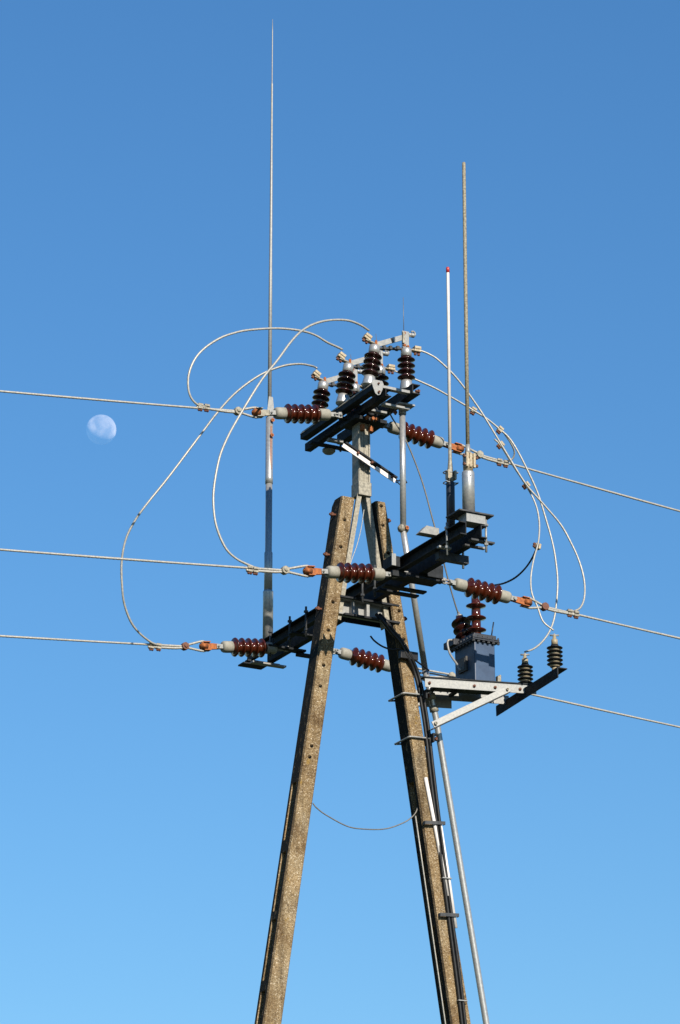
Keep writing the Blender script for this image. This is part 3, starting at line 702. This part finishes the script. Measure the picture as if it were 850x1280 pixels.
# brace
b0 = PA(541, 906, .17); b1 = PF(.60, -.012, -.030)
MB().bar(b0, b1, .008, .042, up=Zv).build('brace', 'galv', pf, .001)
MB().bar(b0 - AY * .02 - Zv * .026, b1 - AY * .02 - Zv * .026, .04, .006).build('brace_flange', 'steel_mid', pf)
MB().bolt(b0 + (b1 - b0).normalized() * .02, AY, .018, .006, .012).bolt(b1 - (b1 - b0).normalized() * .02, AY, .016, .006, .010).build('bolt', 'galv_old', pf)
# clamps round the pole
for (zc, nmx) in ((PA(515, 866, .1).z, 0), (PA(520, 920, .1).z, 1)):
    cc = bcR(zc); hw = tvR(zc) / 2
    m = MB()
    bo_ = cc + hw + .03
    pts = [G(.085, bo_ + .035, zc + .005), G(.085, cc + hw * .5, zc), G(.083, cc - hw + .005, zc - .003), G(.076, cc - hw - .012, zc - .006), G(.05, cc - hw - .016, zc - .01), G(-.09, cc - hw - .016, zc - .01), G(-.10, cc - hw - .01, zc - .01), G(-.105, cc, zc), G(-.105, bo_ + .035, zc)]
    m.tube(spline(pts, 5), .0065, 8); m.build('u_clamp', 'galv', pf)
    MB().box(-.12, .13, bo_, bo_ + .012, zc - .03, zc + .03).box(-.12, .13, bo_ + .012, bo_ + .035, zc + .02, zc + .03).build('clamp_plate', 'steel', pf, .001)
    MB().bolt(G(.085, bo_ + .012, zc + .005), V, .04, .008, .014).bolt(G(-.105, bo_ + .012, zc), V, .04, .008, .014).build('bolt', 'oxide', pf)

# ------------------------------------------------------------------ voltage transformer
tr = thing('voltage_transformer', PF(.41, .13, 0), 'blue grey tank transformer with two brown bushings, standing on the platform', 'transformer')
ta0, ta1 = -.045, .225                               # along U
def TF(x, y, z): return PF(.455, .05, .017) + V * x + U * (y - .0) + Zv * z   # x along V, y along U (0 = front face)
HX = .078; HH = .285
m = MB()
m.hexa([TF(-HX, -.26, 0), TF(-HX, 0, 0), TF(HX, 0, 0), TF(HX, -.26, 0), TF(-HX - .004, -.262, HH), TF(-HX - .004, .003, HH), TF(HX - .003, .003, HH), TF(HX - .003, -.262, HH)])
m.build('tank', 'blue', tr, .006)
m = MB(); m.box(-HX - .028, HX + .024, -.285, .026, HH, HH + .010, TF); m.box(-HX - .026, HX + .022, -.283, .024, HH + .013, HH + .022, TF); m.build('lid', 'navy', tr, .002)
m = MB(); m.box(-HX - .012, HX + .004, -.272, .012, HH + .020, HH + .05, TF); m.build('cover', 'navy', tr, .004)
m = MB()
for k in range(6):
    x = -HX - .018 + k * (2 * HX + .034) / 5; m.cyl(TF(x, .016, HH - .014), TF(x, .016, HH + .034), .006, n=6); m.cyl(TF(x, .016, HH - .012), TF(x, .016, HH - .001), .010, n=6, smooth=False)
for k in range(8):
    y = -.27 + k * .04; m.cyl(TF(-HX - .018, y, HH - .014), TF(-HX - .018, y, HH + .034), .006, n=6); m.cyl(TF(-HX - .018, y, HH - .012), TF(-HX - .018, y, HH - .001), .010, n=6, smooth=False)
m.build('lid_bolts', 'steel_mid', tr)
m = MB(); m.box(-HX - .018, -HX - .003, -.20, -.09, .10, .20, TF); m.build('nameplate', 'plate', tr, .002)
MB().box(-HX - .021, -HX - .0185, -.187, -.103, .112, .188, TF).build('plate_face', 'plate', tr)
m = MB(); m.box(-HX - .045, -HX - .0, -.34, -.20, HH + .02, HH + .065, TF); m.build('terminal_box', 'navy', tr, .003)
m = MB(); q0 = TF(-HX - .045, -.335, HH + .025)
m.tube(spline([PA(566, 800, -.05), PA(560.5, 800.5, -.05), PA(559.5, 806, -.05), PA(562, 816, -.03), PA(566, 823, 0), PA(571, 830, .03), PA(575.5, 838, .07)], 8), .0075, 10); m.build('conduit', 'galv', tr)
MB().cyl(TF(HX - .01, -.03, HH + .05), TF(HX + .01, -.03, HH + .16), .0045, n=8).box(HX - .02, HX - .002, -.06, -.02, HH + .05, HH + .062, TF).build('dipstick', 'navy', tr)
m = MB(); m.box(HX + .012, HX + .03, -.02, .01, .0, .06, TF); m.cyl(TF(HX + .035, .0, .0), TF(HX + .035, .0, .07), .008, n=8); m.box(HX + .002, HX + .05, -.02, .012, -.002, .012, TF); m.build('earth_lug', 'galv_old', tr)
# bushings
def bushing(base, ax, L, sheds, r0, r1, rs, mt):
    prof = [(0, r0 * 1.05)]
    for h in sheds:
        rr = r0 + (r1 - r0) * h / L
        prof += [(h - .018, rr), (h - .012, rr * 1.15), (h - .003, rs), (h + .002, rs + .002), (h + .006, rs - .004), (h + .016, rr * 1.1), (h + .026, rr)]
    prof += [(L, r1)]
    b = MB().lathe(base, ax, prof, 32).build('bushing', mt, tr)
    MB().lathe(Vector(base) + Vector(ax).normalized() * L, ax, [(0, r1 * .9), (.012, r1 * .9), (.02, .010), (.045, .010)], 12).build('terminal', 'galv', b)
    return b
B1 = TF(-.015, -.085, HH + .05)
MB().lathe(B1, Zv, [(-.004, .045), (.0, .048), (.012, .048), (.014, .04)], 20).build('bushing_flange', 'navy', tr)
bushing(B1, Zv, .29, [.052, .137, .222], .033, .030, .066, 'brown')
B2 = TF(-.02, -.205, HH + .045)
MB().lathe(B2, Zv, [(-.004, .045), (.0, .048), (.016, .048), (.018, .04)], 20).build('bushing_flange', 'navy', tr)
Bd = (PB(570.5, 757, (B2 - O).dot(V)) - B2).normalized()
bushing(B2, Bd, .225, [.055, .115, .175], .036, .028, .066, 'brown_dark')  # darker glaze stands in for the shade on this bushing's sheds

# ------------------------------------------------------------------ surge arresters on the end bar
def make_arrester():
    r = thing('surge_arrester', (0, 0, 0), '', 'surge arrester', 'surge arresters on the platform end bar', local=True)
    prof = [(.03, .026)]
    for k in range(5):
        x = .050 + k * .028; prof += [(x - .010, .026), (x - .004, .030), (x + .0, .051), (x + .0025, .0535), (x + .005, .051), (x + .007, .034), (x + .010, .026)]
    prof += [(.185, .026)]
    MB().lathe((0, 0, 0), Zv, prof, 28).build('shed_stack', 'rubber', r)
    for k in range(5):
        z = .0385 + .028 * k
        MB().lathe((0, 0, z - .008 + .006), Zv, [(-.002, .0335), (.009, .0335)], 20).build('core_band', 'core', r)
    MB().lathe((0, 0, 0), Zv, [(-.002, .018), (.0, .022), (.032, .022)], 16).build('base_fitting', 'core', r)
    m = MB(); m.lathe((0, 0, 0), Zv, [(.183, .022), (.222, .021), (.224, .012), (.245, .011), (.247, .006), (.262, .006)], 16); m.build('top_cap', 'core', r)
    MB().cyl((-.03, 0, .252), (.03, 0, .252), .006, n=8).build('terminal', 'galv', r)
    return r
ar = make_arrester()
def onbar(px):                                       # point on the end bar's top above picture column px
    lo, hi = 0., 1.
    for _ in range(40):
        t = (lo + hi) / 2; P = e0.lerp(e1, t) - CAM; xx = 425 + FPX * P.x / (P.y * math.cos(PITCH) + P.z * math.sin(PITCH))
        if xx < px: lo = t
        else: hi = t
    return e0.lerp(e1, t) + Zv * .004
ar.location = onbar(657); ar['label'] = 'black ribbed surge arrester closer to the transformer on the platform end bar'
ar2 = copy_tree(ar); ar2.location = onbar(694); ar2['label'] = 'black ribbed surge arrester at the outer right tip of the platform end bar'

# ------------------------------------------------------------------ jumper wires
def jumper(label, pts, r=WR, m='alu', name='jumper_wire', strand=True, clamps=()):
    P = [PA(x, y, a) for x, y, a in pts]; sp = spline(P, 12)
    base = min(sp, key=lambda p: p.z)
    if not clamps:
        mb = MB(); (mb.strand(sp, r, .15, .013) if strand else mb.tube(sp, r, 8))
        return tag(mb.build(name, m), label, 'wire', 'jumper wires around the tower')
    t = thing(name, base, label, 'wire', 'jumper wires around the tower')
    mb = MB(); mb.strand(sp, r, .15, .013); mb.build('wire', m, t)
    for (x, y, a, dx, dy) in clamps:
        C = PA(x, y, a); D = PA(x + dx, y + dy, a) - C; nn = D.cross(U); clampset(C, D, t, dn=nn.normalized(), s=1.0)
    return t
def lerp_a(pts, a0, a1, bulge=0):
    n = len(pts) - 1; return [(x, y, a0 + (a1 - a0) * i / n + bulge * math.sin(math.pi * i / n)) for i, (x, y) in enumerate(pts)]
jumper('wire loop from the upper left line up over to the middle post insulator', lerp_a([(262, 508), (250, 507.5), (240, 499), (235.5, 486), (236, 468), (243, 450), (255, 436), (273.6, 423.5), (292, 416.5), (312, 412.5), (347, 410.5), (376, 413.5), (394, 419), (409, 428), (421, 433.5), (428, 437)], 0, -.03, .05))
jumper('longest wire loop from the lowest left line up to the leftmost post insulator', lerp_a([(200, 807), (189, 803), (174, 791), (163.5, 777), (156, 757), (153, 738), (152, 704), (157, 675), (168, 652), (182, 632), (211, 596), (248, 547), (273.6, 513.5), (297, 489), (325, 469), (352, 458), (374, 455), (390, 457.5), (396, 460)], -1.14, -.40, -.1))
jumper('wire loop from the middle left line crossing two others up to the highest clamp', lerp_a([(322, 711), (308, 705), (295, 698), (283, 686.5), (273.5, 667), (268, 645), (267, 614), (273.6, 575), (282.5, 551), (295.7, 526), (325, 478), (347, 450), (364, 427), (378, 413), (394, 404.5), (413, 400.2), (434, 400.5), (450, 406), (461, 413)], .63, .335, .1))
aR = .33
jumper('wire from the near fixed post arching down right to the middle right line', lerp_a([(515, 437), (524, 438), (536, 442.5), (549, 451), (572, 474), (597, 508), (615, 536.5), (637, 573), (658, 606), (680, 631), (701, 656), (714, 679), (723, 699), (729, 719), (731, 736), (729.5, 751), (724, 761), (714, 765)], aR, .65), .0062,
       clamps=[(658, 606.5, .44, 10, 13)])
jumper('wire from the middle fixed post arching down right to the inner surge arrester', lerp_a([(483, 461), (500, 466), (514, 472), (530, 479), (547, 487), (577, 504), (591.6, 513), (608, 523), (624, 536), (636, 547), (646, 562), (658, 585), (672, 616), (683, 651), (690, 676), (694.5, 700), (697, 730), (694, 766), (688, 787), (678, 802), (667, 811), (656, 815)], -.03, .30), .0062,
       clamps=[(591.6, 513, .05, 12, 7), (625, 537, .09, 10, 9)])
jumper('short curved tail tying the arching wire to the upper right line', [(630, 541, .09), (638, 553, .08), (643, 565, .05), (640, 574, .02), (630, 577, 0)], .006)
jumper('second strand running beside the arching wire down to the outer surge arrester', lerp_a([(618, 549), (626, 557), (640, 580), (652, 598), (664, 618), (671, 635), (674, 652), (674, 668), (672, 682), (667, 700), (663.5, 723), (665, 742), (672, 759), (679, 777), (692, 788)], .38, .70),
       .0056, clamps=[(626, 556, .4, 10, 12), (672, 683, .53, -2, 12)])
jumper('dark cable sweeping from the arrester wires down behind the right insulator', [(672, 683, .53), (665, 698, .5), (656, 711, .42), (644, 722, .3), (630, 729, .2), (616, 732, .12), (603, 736, .08)], .006, 'cable')
jumper('thin straight wire running from the switch down to the tilted bushing', [(486, 512, .1), (490, 522, .1), (508, 552, .1), (527, 600, .1), (541, 650, .1), (548, 676, .09), (556, 708, .06), (563, 735, .04), (569.5, 757, .02), (572.5, 766, .01)], .0052, 'alu_dark', strand=False)
jumper('earth wire sagging low between the two concrete legs', [(391, 1004, .03), (396, 1010, .03), (408, 1019, .03), (434.7, 1033, .03), (458, 1036.5, .03), (482, 1036, .03), (502, 1029.5, .03), (513, 1023, .03), (520, 1015, .03), (523, 1004, .03)], .0042, 'alu_dark', strand=False)
jumper('thin wires leading right from the right leg to the transformer foot', [(521, 841, .0), (540, 842, .0), (555, 845, 0), (569, 847, 0), (576, 850, .05)], .006, 'alu')

# ------------------------------------------------------------------ cables, ducts and straps on the right pole
def onpole(px, py, d=.012): return PA(px, py, .07 + d)
cb = thing('cable_bundle', G(.08, 1.2, 0), 'black cables strapped down the sunny face of the right concrete leg', 'cable')
def runout(P, Q): d = (Q - P).normalized(); return Q + d * ((Q.z - .1) / abs(d.z))
for k, off in enumerate((0, 4.2)):
    pts = [PA(470 + off, 768, .06), PA(478 + off, 776, .10), PA(488 + off, 789, .10), PA(500 + off * .8, 803, .10), PA(510 + off, 822, .10), onpole(517 + off, 838), onpole(522.5 + off, 857), onpole(527.5 + off, 885), onpole(532 + off, 915), onpole(537 + off, 960), onpole(545.5 + off, 1030), onpole(558.5 + off, 1130), onpole(571 + off, 1225), onpole(578 + off, 1285)]
    sp = spline(pts, 8); sp.append(runout(sp[-3], sp[-1]))
    MB().tube(sp, .0115, 12).build('cable', 'cable', cb)
for y, x0, x1 in ((1029, 527, 554), (1144, 546, 571), (1098, 549, 562), (1251, 569, 582)):
    P = onpole(x0 + 2, y, .004); Q = onpole(x1, y + 1, .004); H = (Q - P) / 2; m = MB()
    wd_ = .007 if y in (1098, 1251) else .022
    m.bar(P + U * .027, Q + U * .027, wd_, .003, up=U); m.bar(P + U * .0, P + U * .027, .003, wd_, up=Zv); m.bar(Q + U * .0, Q + U * .027, .003, wd_, up=Zv)
    m.build('strap', 'galv' if y in (1098, 1251) else 'steel_mid', cb)
MB().box(.0725, .108, bcR(8.22) - .055, bcR(8.22) + .075, 8.23, 8.285).build('strap', 'cable', cb, .003)
m = MB(); m.tube(spline([PA(463, 795, .05), PA(468, 801, .06), PA(478, 808, .08), PA(490, 812, .09), PA(500, 812, .09), PA(520, 826, .1), PA(536, 838, .05)], 8), .006, 8)
tag(m.build('thin_cable', 'cable'), 'thin black cable looping from the bracket across the right concrete leg', 'cable')
def duct(label, pts, r, m='white'):
    mb = MB(); mb.tube([onpole(x, y, .010) for x, y in pts], r, 10); return tag(mb.build('cable_duct', m), label, 'cable duct', 'white cable ducts on the right leg')
duct('long white duct on the right leg, left of the black cables', [(532, 972), (545, 1040), (560, 1120)], .0125)
duct('lower white duct on the right leg, right of the black cables', [(550, 1030), (560, 1095), (569.5, 1160)], .0135)
m = MB(); tube_p = [G(.01, bcR(z) - tvR(z) / 2 - .008, z) for z in (7.2, 6.9, 6.4, 5.9, 5.4, 4.5, 2.0, .2)]
m.tube(tube_p, .0045, 6); tag(m.build('earth_conductor', 'alu'), 'thin pale earth strip down the shaded side of the right leg', 'wire')

for o in bpy.data.objects:
    if '_o' in o: del o['_o']
